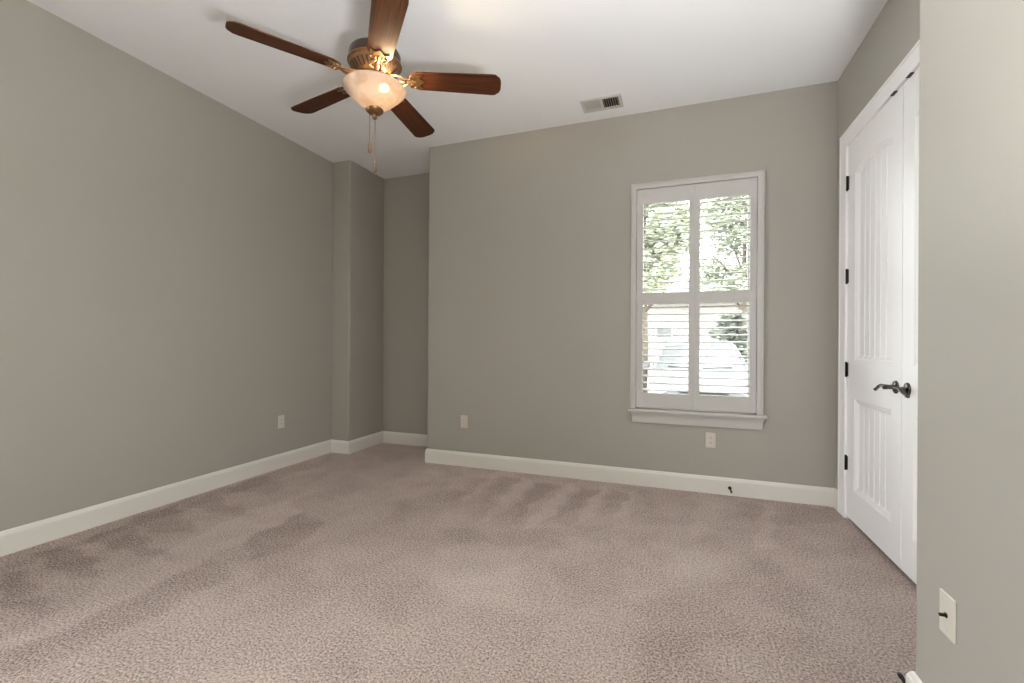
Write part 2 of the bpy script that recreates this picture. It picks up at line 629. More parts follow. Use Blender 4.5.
def sweep(path, names, labels):
    P = [Vector(p) for p in path]
    offs = []
    for i, p in enumerate(P):
        d0 = (P[i] - P[i - 1]).normalized() if i > 0 else None
        d1 = (P[i + 1] - P[i]).normalized() if i < len(P) - 1 else None
        rt = lambda d: Vector((d.y, -d.x))
        if d0 is None:
            offs.append(rt(d1))
        elif d1 is None:
            offs.append(rt(d0))
        else:
            offs.append(rt(d0) + rt(d1) if abs(d0.dot(d1)) < .5 else rt(d0))
    k = len(BPROF)
    for (i0, i1), name, lab in zip(names[1], names[0], labels):
        mb = MB()
        vs, fs = [], []
        for i in range(i0, i1 + 1):
            for (o, z) in BPROF:
                q = P[i] + offs[i] * o
                vs.append((q.x, q.y, z))
        n_ = i1 - i0 + 1
        for i in range(n_ - 1):
            for j in range(k):
                jj = (j + 1) % k
                fs.append((i * k + j, (i + 1) * k + j, (i + 1) * k + jj, i * k + jj))
        fs.append(tuple(range(k)))
        fs.append(tuple((n_ - 1) * k + j for j in range(k))[::-1])
        mb.add(vs, fs)
        struct(mb.build(name, M['trim']), lab, 'baseboard')


sweep([(XL, YR), (XL, YC), (XC, YC), (XC, YN), (XB, YN), (XB, YB), (XR, YB), (XR, 3.690)],
      (['baseboard_left', 'baseboard_column', 'baseboard_alcove', 'baseboard_back', 'baseboard_right'], [(0, 1), (1, 2), (2, 5), (5, 6), (6, 7)]),
      ['long white baseboard along the left wall', 'short white baseboard on the front of the corner column',
       'white baseboard around the inside of the alcove', 'white baseboard under the window along the back wall',
       'very short white baseboard between back corner and door casing'])
sweep([(XR, 1.92), (XR, YE), (XN, YE), (XN, YR)],
      (['baseboard_recess', 'baseboard_near'], [(0, 2), (2, 3)]),
      ['white baseboard returning into the closet door recess', 'white baseboard along the near right wall'])

# ------------------------------------------------------------------ front window
win = empty('window_1', ((WX0 + WX1) / 2, YB, WZ0))
struct(win, 'tall white trimmed window with plantation shutters in the back wall', 'window')


def wbuild(mb, name, m, **k):
    o = mb.build(name, m, **k)
    o.parent = win
    o.matrix_parent_inverse = Matrix.Translation(-win.location)
    return o


CX0, CX1, CZ1 = -0.331, 0.629, 2.455
PX0, PX1, PZ0, PZ1 = -0.288, 0.584, 0.640, 2.411
mb = MB()   # casing: two legs and a head with a raised outer bead
for (x0, x1) in ((CX0, PX0 - .002), (PX1 + .002, CX1)):
    mb.rbox(x0, x1, YB - .024, YB + .03, .627, CZ1, .003)
mb.rbox(PX0 - .004, PX1 + .004, YB - .0235, YB + .03, PZ1 + .002, CZ1, .003)
mb.rbox(CX0 - .001, CX0 + .012, YB - .030, YB, .627, CZ1 + .001, .003)
mb.rbox(CX1 - .012, CX1 + .001, YB - .030, YB, .627, CZ1 + .001, .003)
mb.rbox(CX0 - .0016, CX1 + .0016, YB - .0306, YB, CZ1 - .012, CZ1 + .0016, .003)
wbuild(mb, 'casing', M['shutter'])
mb = MB().rbox(-.347, .653, YB - .050, YB + .05, .603, .627, .006, seg=3)
wbuild(mb, 'sill', M['shutter'])
mb = MB()   # apron: cove profile with returned ends
ap = [(.603, .040, .0), (.592, .036, .006), (.580, .026, .016), (.560, .020, .022), (.530, .016, .026), (.516, .014, .028)]
vs, fs = [], []
for z, d, i in ap:
    vs += [(-.330 + i * .5, YB, z), (-.330 + i * .5, YB - d, z), (.640 - i * .5, YB - d, z), (.640 - i * .5, YB, z)]
for r_ in range(len(ap) - 1):
    for c in range(4):
        d = (c + 1) % 4
        fs.append((r_ * 4 + c, r_ * 4 + d, r_ * 4 + 4 + d, r_ * 4 + 4 + c))
fs += [(0, 1, 2, 3), tuple(len(vs) - 4 + q for q in (3, 2, 1, 0))]
mb.add(vs, fs)
wbuild(mb, 'apron', M['shutter'])
mb = MB()   # jamb lining
mb.box(WX0, WX0 + .012, YB + .03, YB + T, WZ0, WZ1)
mb.box(WX1 - .012, WX1, YB + .03, YB + T, WZ0, WZ1)
mb.box(WX0, WX1, YB + .03, YB + T, WZ1 - .012, WZ1)
mb.box(WX0, WX1, YB + .03, YB + T + .03, WZ0 - .01, WZ0 + .02)
wbuild(mb, 'jamb', M['trim'])
for (z0, z1, yo) in ((1.50, WZ1 - .012, .095), (WZ0 + .02, 1.54, .065)):
    mb = MB()
    x0, x1 = WX0 + .012, WX1 - .012
    y0, y1 = YB + yo, YB + yo + .03
    mb.rbox(x0, x0 + .035, y0, y1, z0, z1)
    mb.rbox(x1 - .035, x1, y0, y1, z0, z1)
    mb.rbox(x0 + .03, x1 - .03, y0 + .001, y1 - .001, z0 + .0005, z0 + .04)
    mb.rbox(x0 + .03, x1 - .03, y0 + .001, y1 - .001, z1 - .04, z1 - .0005)
    s_ = wbuild(mb, 'sash', M['trim'])
    p = MB().box(x0 + .03, x1 - .03, y0 + .013, y0 + .017, z0 + .03, z1 - .03).build('pane', M['glass'])
    p.parent = s_


# shutter panels: frame of stiles and rails, two banks of louvers, hinges
def shutter_panel(x0, x1, ox0, ox1, hinge_side, label):
    base = Vector(((x0 + x1) / 2, YB, PZ0))
    e = thing(empty('window_shutter', base), label, 'shutter', 'pair of shutter panels')
    y0, y1 = YB - .012, YB + .018
    mb = MB()
    rel = lambda x0_, x1_, z0_, z1_, i_=0: mb.rbox(x0_ - base.x, x1_ - base.x, y0 - base.y + i_, y1 - base.y - i_, z0_ - base.z, z1_ - base.z, .002)
    rel(x0, ox0, PZ0, PZ1)
    rel(ox1, x1, PZ0, PZ1)
    rel(ox0 - .003, ox1 + .003, PZ0, .757, .0007)
    rel(ox0 - .003, ox1 + .003, 1.476, 1.568, .0007)
    rel(ox0 - .003, ox1 + .003, 2.290, PZ1, .0007)
    mb.build('shutter_frame', M['shutter'], e)
    for (z0, z1, nl) in ((.757, 1.476, 13), (1.568, 2.290, 13)):
        mb = MB()
        pitch = (z1 - z0) / nl
        for i in range(nl):
            zc = z0 + pitch * (i + .5)
            tilt = R(9)
            pts = []
            for s in range(16):
                a = 2 * PI * s / 16
                cy, cz = .0315 * math.cos(a), .0052 * math.sin(a)
                pts.append((cy * math.cos(tilt) - cz * math.sin(tilt) + YB + .004, cy * math.sin(tilt) + cz * math.cos(tilt) + zc))
            vs = [(ox0 + .002 - base.x, p[0] - base.y, p[1] - base.z) for p in pts] + [(ox1 - .002 - base.x, p[0] - base.y, p[1] - base.z) for p in pts]
            fs = [(s, (s + 1) % 16, 16 + (s + 1) % 16, 16 + s) for s in range(16)] + [tuple(range(16))[::-1], tuple(range(16, 32))]
            mb.add(vs, fs, True)
            for xx in (ox0, ox1):     # pivot pins
                mb.box(xx - .004 - base.x, xx + .004 - base.x, .001, .007, zc - .003 - base.z, zc + .003 - base.z)
        mb.build('louver_bank', M['shutter'], e, autosmooth=50)
    hx = x0 if hinge_side < 0 else x1
    for z in (PZ1 - .16, 1.52, PZ0 + .13):
        mb = MB().lathe([(.0, -.036), (.0045, -.034), (.0045, .034), (.0, .036)], 10, Matrix.Translation((hx - base.x, y0 - .003 - base.y, z - base.z)))
        mb.rbox(hx - base.x - .016, hx - base.x + .016, y0 - base.y - .0025, y0 - base.y + .0005, z - base.z - .032, z - base.z + .032, .001)
        mb.build('hinge', M['vent'], e)
    return e


shutter_panel(PX0, .1498, -.238, .110, -1, 'white plantation shutter panel hinged on the window\'s left jamb')
shutter_panel(.1502, PX1, .190, .538, 1, 'white plantation shutter panel hinged on the window\'s right jamb')

# two unseen side windows, added to bring fill daylight onto walls and doors
for i, (x0, x1, z0, z1) in enumerate((LW, NW)):
    if i == 0:
        e = empty('added_window_2', (XL, (x0 + x1) / 2, z0), (0, 0, -PI / 2))
        struct(e, 'added unseen window in the left wall bringing in fill daylight', 'window')
    else:
        e = empty('added_window_3', (XN, (x0 + x1) / 2, z0), (0, 0, PI / 2))
        struct(e, 'added unseen window in the near right wall bringing in fill daylight', 'window')
    xc = (x0 + x1) / 2
    mb = MB()
    bx = lambda a, b_, c, d, ya, yb: mb.rbox(a - xc, b_ - xc, ya, yb, c - z0, d - z0)
    for (a, b_) in ((x0 - .08, x0), (x1, x1 + .08)):
        bx(a, b_, z0 - .08, z1 + .08, 0, .018)
    bx(x0, x1, z1, z1 + .08, 0, .018)
    bx(x0 - .1, x1 + .1, z0 - .03, z0, -.1, .04)
    mb.build('casing', M['trim'], e)
    mb = MB()
    for (a, b_) in ((x0, x0 + .04), (x1 - .04, x1)):
        bx(a, b_, z0, z1, -.1, -.06)
    bx(x0, x1, z0, z0 + .04, -.1, -.06)
    bx(x0, x1, z1 - .04, z1, -.1, -.06)
    bx(x0, x1, (z0 + z1) / 2 - .02, (z0 + z1) / 2 + .02, -.1, -.06)
    s_ = mb.build('sash', M['trim'], e)
    mb = MB()
    mb.box(x0 + .03 - xc, x1 - .03 - xc, -.083, -.079, .03, z1 - z0 - .03)
    mb.build('pane', M['glass'], s_)

# ------------------------------------------------------------------ closet doors
# casing and jamb
mb = MB()
CW = .088
cy0, cy1, cz = DY0 + .012, DY1 - .006, DZ1 - .006
for (a, b_) in ((cy1 - .002, cy1 + CW + .022), (cy0 - CW - .022, cy0 + .002)):
    mb.rbox(XR - .018, XR + .002, a, b_, 0, cz + .002, .003)
mb.rbox(XR - .018, XR + .002, cy0 - CW - .022, cy1 + CW + .022, cz - .002, cz + CW + .012, .004)
mb.rbox(XR - .0215, XR, cy1 + CW + .006, cy1 + CW + .023, 0, cz + CW + .013, .004)
mb.rbox(XR - .0215, XR, cy0 - CW - .023, cy0 - CW - .006, 0, cz + CW + .013, .004)
mb.rbox(XR - .0222, XR, cy0 - CW - .0236, cy1 + CW + .0236, cz + CW - .004, cz + CW + .013, .004)
struct(mb.build('trim_1', M['door']), 'white casing around the closet double doors', 'door casing')
mb = MB()
mb.box(XR, XR + T, DY1 - .018, DY1, 0, DZ1)
mb.box(XR, XR + T, DY0, DY0 + .018, 0, DZ1)
mb.box(XR, XR + T, DY0, DY1, DZ1 - .016, DZ1)
mb.box(XR + .045, XR + .06, DY0, DY1, DZ1 - .028, DZ1 - .016)
struct(mb.build('trim_2', M['door']), 'white jamb lining the closet door opening', 'door jamb')

DW, DZB, DZT = .7570, .020, 2.479
MID = 2.808


def door_leaf(name, ya, yb, label):
    """ya = lower y, yb = higher y; front faces -x"""
    ymid = (ya + yb) / 2
    e = empty(name, (XR, ymid, DZB))
    struct(e, label, 'door')
    mw = .036
    p0, p1 = (ya + .112, yb - .125) if ya > MID else (ya + .125, yb - .112)
    LB, LT, UB = .215, .812, 1.052
    half = (p1 - p0) / 2

    def UT(y):
        t = (y - (p0 + p1) / 2) / half
        t = max(-1, min(1, t))
        return 2.262 + .050 * (1 - t * t)
    F = -.004                      # front face x (relative to XR)
    D = .017                       # panel depth
    n_g = 5
    inner0, inner1 = p0 + mw, p1 - mw
    cols = [(ya, None), (p0, 0.0), (p0 + .012, .006), (p0 + .018, .006), (inner0, D)]
    gp = (inner1 - inner0) / (n_g + 1)
    for g in range(n_g + 1):
        a = inner0 + gp * g
        for q in (.25, .5, .75):
            cols.append((a + gp * q, D))
        if g < n_g:
            c = a + gp
            cols += [(c - .006, D), (c - .0015, D + .008), (c + .0015, D + .008), (c + .006, D)]
    cols += [(inner1, D), (p1 - .018, .006), (p1 - .012, .006), (p1, 0.0), (yb, None)]
    rows = []
    for (y, d) in cols:
        d_ = 0.0 if d is None else d
        yy = min(max(y, p0), p1)
        # z offsets of each moulding step shrink with distance from the panel's edge
        e_ = min(yy - p0, p1 - yy, mw)
        ut = UT(yy)
        o1, o2, o3 = min(.012, e_), min(.018, e_), min(mw, e_)
        pr = [(DZB, 0), (LB, 0), (LB + o1, min(.006, d_)), (LB + o2, min(.006, d_)), (LB + o3, d_),
              (LT - o3, d_), (LT - o2, min(.006, d_)), (LT - o1, min(.006, d_)), (LT, 0),
              (UB, 0), (UB + o1, min(.006, d_)), (UB + o2, min(.006, d_)), (UB + o3, d_),
              (ut - o3, d_), (ut - o2, min(.006, d_)), (ut - o1, min(.006, d_)), (ut, 0), (DZT, 0)]
        rows.append([(F + dd, y - ymid, z - DZB) for z, dd in pr])
    mb = MB()
    k = len(rows[0])
    vs = [p for r_ in rows for p in r_]
    fs = [(i * k + j, i * k + j + 1, (i + 1) * k + j + 1, (i + 1) * k + j) for i in range(len(rows) - 1) for j in range(k - 1)]
    mb.add(vs, fs)
    B = F + .035
    h = DZT - DZB
    bl, br, tl, tr = (F, ya - ymid, 0), (F, yb - ymid, 0), (F, ya - ymid, h), (F, yb - ymid, h)
    bk = lambda p: (B, p[1], p[2])
    mb.add([bl, br, tr, tl, bk(bl), bk(br), bk(tr), bk(tl)], [(4, 5, 6, 7), (0, 1, 5, 4), (1, 2, 6, 5), (2, 3, 7, 6), (3, 0, 4, 7)])
    mb.build('panel', M['door'], e)
    return e


def door_hardware(e, ymeet, yhinge, direction, with_hinges):
    ymid = e.location.y
    # lever handle: rose, neck and wave-shaped lever
    zc = .937 - DZB
    yk = ymeet + direction * .062 - ymid
    mb = MB()
    mt = Matrix.Translation((-.004, yk, zc)) @ Matrix.Rotation(-PI / 2, 4, 'Y')
    mb.lathe([(.034, 0), (.034, .003), (.031, .007), (.024, .010), (.016, .012), (.012, .014), (.0115, .034), (.013, .040), (.013, .054), (.009, .058), (0, .059)], 28, mt)
    pts, rr = [], []
    for i in range(19):
        t = i / 18
        pts.append((-.004 - .047 - .004 * math.sin(t * PI), yk + direction * (.118 * t), zc + .006 * math.sin(t * 2 * PI * .9) - .020 * t ** 3))
        rr.append(.0115 - .004 * t + (.0025 if i > 16 else 0))
    mb.tube(pts, rr, 12, flat=.8)
    mb.sphere(pts[-1], .009, 12, 8)
    mb.build('door_lever', M['pewter'], e, autosmooth=50)
    if with_hinges:
        for z in (2.232, 1.612, .992, .372):
            mb = MB()
            mb.lathe([(0, -.052), (.004, -.050), (.0065, -.047), (.0065, .047), (.004, .050), (0, .052)], 14,
                     Matrix.Translation((-.010, yhinge - ymid, z - DZB)))
            sgn = 1 if yhinge > ymid else -1
            mb.rbox(-.0062, -.0035, yhinge - ymid - sgn * .022 if sgn > 0 else yhinge - ymid, yhinge - ymid if sgn > 0 else yhinge - ymid + .022, z - DZB - .045, z - DZB + .045, .0008)
            mb.build('hinge', M['bronze_black'], e)
    # ball catch plate at the top edge near the meeting stile
    yc = ymeet + direction * .085 - ymid
    mb = MB().rbox(-.0195, .020, yc - .022, yc + .022, DZT - DZB - .0045, DZT - DZB + .0015, .001)
    mb.lathe([(.007, 0), (.006, .003), (.003, .0045), (0, .005)], 12, Matrix.Translation((.008, yc, DZT - DZB - .0005)))
    mb.build('ball_catch', M['pewter'], e)


d1 = door_leaf('door_1', MID + .004, MID + .004 + DW, 'white two panel arched closet door leaf with black hinges')
door_hardware(d1, MID, MID + .004 + DW + .001, 1, True)
d2 = door_leaf('door_2', MID - .004 - DW, MID - .004, 'white closet door leaf half hidden by the near wall')
door_hardware(d2, MID, MID - .004 - DW - .001, -1, True)


# ------------------------------------------------------------------ wall plates
def outlet(loc, rot, style, label, cat='outlet', name='wall_outlet', group='wall cover plates'):
    """local frame: plate in xz, facing -y"""
    e = thing(empty(name, loc, (0, 0, rot)), label, cat, group)
    mb = MB().rbox(-.036, .036, -.0065, .0, -.0585, .0585, .003, seg=3)
    mb.build('cover_plate', M['plastic'], e)
    if style == 'decora':
        mb = MB().rbox(-.0168, .0168, -.0092, -.004, -.0335, .0335, .0015)
        f = mb.build('receptacle_face', M['plastic'], e)
        mb = MB()
        for dz in (.017, -.017):
            mb.box(-.0075, -.0055, -.0096, -.008, dz - .001, dz + .006)
            mb.box(.0052, .0072, -.0096, -.008, dz, dz + .006)
            mb.lathe([(.0024, 0), (.0024, .002)], 10, Matrix.Translation((0, -.0078, dz - .006)) @ Matrix.Rotation(PI / 2, 4, 'X'))
        mb.build('slots', M['slot'], f)
    elif style == 'duplex':
        for dz in (.0195, -.0195):
            poly = []
            for i in range(32):
                a = 2 * PI * i / 32
                poly.append((.0172 * math.cos(a), max(-.0135, min(.0135, .0172 * math.sin(a)))))
            mb = MB().prism(poly, .004, .0085, Matrix.Translation((0, 0, dz)) @ Matrix.Rotation(PI / 2, 4, 'X'))
            f = mb.build('receptacle_face', M['plastic'], e)
            mb = MB()
            mb.box(-.0075, -.0055, -.009, -.007, dz - .001, dz + .007)
            mb.box(.0052, .0072, -.009, -.007, dz, dz + .007)
            mb.lathe([(.0024, 0), (.0024, .002)], 10, Matrix.Translation((0, -.007, dz - .007)) @ Matrix.Rotation(PI / 2, 4, 'X'))
            mb.build('slots', M['slot'], f)
        mb = MB().lathe([(.0032, 0), (.003, .0012), (0, .0018)], 14, Matrix.Translation((0, -.006, 0)) @ Matrix.Rotation(PI / 2, 4, 'X'))
        mb.build('screw', M['plastic'], e)
    else:   # coaxial jack
        mt = Matrix.Translation((0, -.0055, 0)) @ Matrix.Rotation(PI / 2, 4, 'X')
        mb = MB().lathe([(.0075, 0), (.0075, .0035)], 6, mt, smooth=False)
        pr = [(.0046, .003)]
        for i in range(7):
            pr += [(.0048, .004 + i * .0017), (.0042, .0048 + i * .0017)]
        pr += [(.0044, .017), (.003, .0175), (.0, .0165)]
        mb.lathe(pr, 16, mt)
        mb.build('cable_connector', M['bronze_black'], e)
        for dz in (.0415, -.0415):
            mb = MB().lathe([(.0034, 0), (.0032, .0012), (0, .0018)], 14, Matrix.Translation((0, -.006, dz)) @ Matrix.Rotation(PI / 2, 4, 'X'))
            mb.box(-.0028, .0028, -.0080, -.0068, dz - .0004, dz + .0004)
            mb.build('screw', M['plastic'], e)
    return e


outlet((-1.843, YB, .417), 0, 'decora', 'white outlet plate on the back wall near the alcove corner')
outlet((.273, YB, .410), 0, 'duplex', 'white duplex outlet plate under the window sill')
outlet((XL, 3.147, .422), R(90), 'decora', 'white outlet plate low on the long left wall')
outlet((XN, 1.568, .412), R(-90), 'coax', 'white cable jack plate with dark centre connector on the near right wall', 'cable jack', 'cable_jack')


# ------------------------------------------------------------------ door stops
def door_stop(loc, rot, label, ln=1.0):
    e = thing(empty('door_stop', loc, (0, 0, rot)), label, 'door stop', 'door stops on the baseboards')
    mx = Matrix.Rotation(PI / 2, 4, 'X')   # local: sticks out along -y
    MB().lathe([(.0125, 0), (.0125, .003), (.009, .007), (.006, .009)], 20, mx).build('base', M['bronze_black'], e, autosmooth=40)
    pts = []
    for i in range(12 * 14 + 1):
        a = 2 * PI * i / 12
        r_ = .0058 - .0012 * i / 168
        pts.append((r_ * math.cos(a), -.008 - .050 * ln * i / 168, r_ * math.sin(a)))
    MB().tube(pts, .0014, 6).build('spring', M['bronze_black'], e)
    MB().lathe([(r, h + .050 * (ln - 1)) for r, h in ((.0055, .057), (.0075, .059), (.0078, .068), (.0065, .073), (0, .074))], 18, mx).build('rubber_tip', M['rubber'], e, autosmooth=40)
    return e


door_stop((.408, YB - .016, .058), 0, 'black spring door stop on the back baseboard beneath the window', 1.7)
door_stop((XN - .004, YE + .016, .060), PI, 'dark door stop on the near wall end baseboard at the picture bottom')

# ------------------------------------------------------------------ ceiling register
vx0, vx1, vy0, vy1 = -.696, -.384, 3.447, 3.638
e = thing(empty('ceiling_vent', ((vx0 + vx1) / 2, (vy0 + vy1) / 2, ZC)), 'white two-way air register in the ceiling near the back wall', 'vent')
hx, hy = (vx1 - vx0) / 2, (vy1 - vy0) / 2
MB().box(-hx + .02, hx - .02, -hy + .02, hy - .02, -.002, 0).build('duct_backing', M['slot'], e)
mb = MB()
fw = .026
mb.rbox(-hx, hx, -hy, -hy + fw, -.012, 0, .003)
mb.rbox(-hx, hx, hy - fw, hy, -.012, 0, .003)
mb.rbox(-hx, -hx + fw, -hy + fw - .004, hy - fw + .004, -.0118, 0, .003)
mb.rbox(hx - fw, hx, -hy + fw - .004, hy - fw + .004, -.0118, 0, .003)
mb.rbox(-.010, .010, -hy + fw - .004, hy - fw + .004, -.0118, 0, .003)
mb.build('frame', M['vent'], e)
for sgn in (-1, 1):
    mb = MB()
    a, b_ = (-hx + fw, -.010) if sgn < 0 else (.010, hx - fw)
    ns = 9 if sgn < 0 else 7
    for i in range(ns):
        x = a + (b_ - a) * (i + .5) / ns
        mt = Matrix.Translation((x, 0, -.0065)) @ Matrix.Rotation(R(32) * sgn if sgn < 0 else R(62), 4, 'Y')
        mb.box(-.0072, .0072, -hy + fw - .002, hy - fw + .002, -.0005, .0005, mt)
    mb.build('louver_bank', M['vent'], e)

# ------------------------------------------------------------------ ceiling fan
FX, FY = -1.481, 1.963
fan = thing(empty('ceiling_fan', (FX, FY, ZC)), 'bronze five blade ceiling fan with lit frosted glass bowl', 'ceiling fan')
z_ = lambda z: z - ZC
MB().lathe([(.072, z_(3.043)), (.072, z_(3.030)), (.066, z_(3.005)), (.050, z_(2.980)), (.026, z_(2.962)), (.018, z_(2.958))], 40).build('canopy', M['fan_dark'], fan)
MB().lathe([(.0130, z_(2.965)), (.0130, z_(2.6930))], 20).build('downrod', M['fan_dark'], fan, autosmooth=40)
MB().lathe([(.020, z_(2.7130)), (.032, z_(2.7060)), (.036, z_(2.6940)), (.075, z_(2.6860)), (.110, z_(2.6780)), (.126, z_(2.6680)), (.131, z_(2.6580)), (.131, z_(2.6180)), (.128, z_(2.6140)), (.10, z_(2.6120))],
           56).build('motor_housing', M['fan_dark'], fan, autosmooth=35)
hs = MB()
hs.lathe([(.126, z_(2.6180)), (.136, z_(2.6150)), (.138, z_(2.6090)), (.134, z_(2.6040)), (.129, z_(2.6000)), (.127, z_(2.5890)), (.088, z_(2.5500)), (.082, z_(2.5480)), (.080, z_(2.5360)), (.05, z_(2.5340))], 56)
cover = hs.build('motor_cover', M['fan_bronze'], fan, autosmooth=35)
mb = MB()
for i in range(30):
    a = 2 * PI * i / 30
    d = Vector((math.cos(a), math.sin(a), 0))
    p0, p1 = d * .124 + Vector((0, 0, z_(2.5860))), d * .094 + Vector((0, 0, z_(2.5560)))
    t = Vector((-d.y, d.x, 0)) * .0042
    n_ = (Vector((d.x, d.y, -1))).normalized() * .0012
    q = [p0 - t, p0 + t, p1 + t * .8, p1 - t * .8]
    mb.add([v + n_ for v in q] + [v - n_ * 3 for v in q], [(0, 1, 2, 3), (7, 6, 5, 4), (0, 1, 5, 4), (1, 2, 6, 5), (2, 3, 7, 6), (3, 0, 4, 7)])
mb.build('cooling_slots', M['slot'], cover)
MB().lathe([(.078, z_(2.5340)), (.078, z_(2.5230)), (.060, z_(2.5210)), (.056, z_(2.4980)), (.060, z_(2.4900)), (.078, z_(2.4850)), (.080, z_(2.4780)), (.03, z_(2.498))], 44).build('switch_housing', M['fan_bronze'], fan, autosmooth=35)

# blades and their irons: built along +x, blade underside faces down
ZBL = 2.537


def blade_meshes():
    pts = []
    r0, r1 = .180, .662
    half = lambda r: .0590 + (.0725 - .0590) * (r - r0) / (r1 - r0)
    pts += [(r0 + .022, -half(r0) + .010), (r0 + .045, -half(r0 + .045))]
    pts += [(r1 - .050, -half(r1 - .05)), (r1 - .030, -half(r1) + .004), (r1 - .008, -.048), (r1 - .001, -.028), (r1, 0)]
    low = list(pts)
    up = [(x, -y) for x, y in low[:-1]][::-1]
    poly = low + up + [(r0, .030), (r0 - .004, 0), (r0, -.030)]
    mb = MB().prism(poly, -.003, .003)
    iron = MB()
    zt = -.0045
    out = []      # scalloped plate screwed to the blade underside
    for i in range(33):
        t = i / 32
        y = -.046 + .092 * t
        x = .236 + .010 * math.cos((t - .5) * 4 * PI) + .008 * math.cos((t - .5) * PI)
        out.append((x, y))
    plate = [(.176, -.022), (.196, -.043)] + out + [(.196, .043), (.176, .022)]
    iron.prism(plate, zt - .0035, zt)
    for s in (-1, 1):     # S-shaped scroll arms
        P = []
        for i in range(17):
            t = i / 16
            x = .066 + .125 * t
            y = s * (.012 + .026 * math.sin(PI * min(1, t * 1.15)) ** 1.2)
            P.append((x, y, .020 * (1 - t) ** 2 - .009 * math.sin(PI * t) - .006))
        iron.tube(P, [.0075 - .002 * i / 16 for i in range(17)], 10, flat=.7)
        C = [(.196 + .017 * math.cos(a) * (1 - i * .03), s * (.026 + .015 * math.sin(a) * (1 - i * .03)), -.010)
             for i, a in enumerate([k_ * PI / 8 for k_ in range(14)])]
        iron.tube(C, .0042, 8)
    iron.tube([(.062, 0, .014), (.10, 0, -.002), (.14, 0, -.012), (.175, 0, -.011), (.215, 0, -.009)], [.011, .010, .008, .007, .005], 12, flat=.6)
    iron.sphere((.150, 0, -.013), .013, 14, 8, (1.3, 1, .6))
    for (x, y) in ((.222, -.03), (.222, .03), (.205, 0)):
        iron.lathe([(.0055, 0), (.005, .002), (0, .0032)], 12, Matrix.Translation((x, y, zt - .003)) @ Matrix.Rotation(PI, 4, 'X'))
    return mb, iron


bmb, imb = blade_meshes()
b0 = bmb.build('blade', M['wood'], fan, bevel=.0015)
i0 = imb.build('blade_iron', M['brass'], b0, autosmooth=40)
PH = 24.6
blades = [b0] + [copy_tree(b0, fan) for _ in range(4)]
for k, o in enumerate(blades):
    o.location = (0, 0, z_(ZBL))
    o.rotation_euler = (Matrix.Rotation(R(PH + 72 * k + (-4.0 if k == 3 else 0)), 4, 'Z') @ Matrix.Rotation(R(-12), 4, 'X')).to_euler()

# glass bowl (open at the top), bulbs inside, finial, pull chains
outer = [(.1590, 2.497), (.1605, 2.493), (.1580, 2.487), (.1490, 2.477), (.1340, 2.462), (.1170, 2.445), (.0990, 2.428), (.0810, 2.412), (.0640, 2.400), (.0460, 2.392), (.0250, 2.388), (.010, 2.387)]
inner = [(.010, 2.390), (.0245, 2.391), (.0450, 2.395), (.0625, 2.403), (.0790, 2.415), (.0965, 2.431), (.1145, 2.448), (.1310, 2.465), (.1455, 2.479), (.1540, 2.489), (.1570, 2.494), (.1590, 2.497)]
bowl = MB().lathe([(r, z_(z - .010)) for r, z in outer + inner], 64, cap=False).build('glass_bowl', M['bowl'], fan)
MB().lathe([(.004, z_(2.3740)), (.044, z_(2.3740)), (.046, z_(2.3710)), (.043, z_(2.3640)), (.034, z_(2.3560)), (.020, z_(2.3500)), (.011, z_(2.3460)), (.009, z_(2.3400)), (.0125, z_(2.3350)), (.011, z_(2.3280)), (.005, z_(2.3230)), (0, z_(2.3220))],
           36).build('finial', M['fan_bronze'], fan, autosmooth=35)
MB().lathe([(.006, z_(2.4900)), (.006, z_(2.3740))], 12).build('centre_rod', M['fan_bronze'], fan, autosmooth=40)
rv = Vector((math.cos(YAW), math.sin(YAW), 0))
fv = Vector((-math.sin(YAW), math.cos(YAW), 0))
for (dr, df, on) in ((.058, -.034, True), (-.062, -.030, False), (.005, .068, False)):
    d = rv * dr + fv * df
    dn = d.normalized()
    sk = MB()
    sk.tube([d * .10 + Vector((0, 0, z_(2.478))), d * .66 + Vector((0, 0, z_(2.468)))], .011, 14)
    sk.build('lamp_socket', M['bulb_off'], fan, autosmooth=40)
    bb = MB().sphere((d.x, d.y, z_(2.470)), .022, 18, 12, (1.1, 1.1, 1.0))
    bb.build('bulb', M['bulb_on' if on else 'bulb_off'], fan)
for (off, zt_, zb) in ((rv * -.026, 2.372, 2.203), (rv * .002, 2.334, 2.100)):
    mb = MB()
    z = zt_
    mb.tube([(off.x, off.y, z_(zt_)), (off.x, off.y, z_(zb))], .0011, 6)
    while z > zb:
        mb.sphere((off.x, off.y, z_(z)), .0021, 6, 4)
        z -= .0056
    c = mb.build('pull_chain', M['brass'], fan)
    k = [(0, zb + .004), (.003, zb + .002), (.004, zb - .006), (.0062, zb - .020), (.0088, zb - .040), (.0085, zb - .048), (.005, zb - .054), (0, zb - .055)]
    MB().lathe([(r, z_(zz)) for r, zz in k], 16, Matrix.Translation((off.x, off.y, 0))).build('pull_knob', M['fan_bronze'], c)

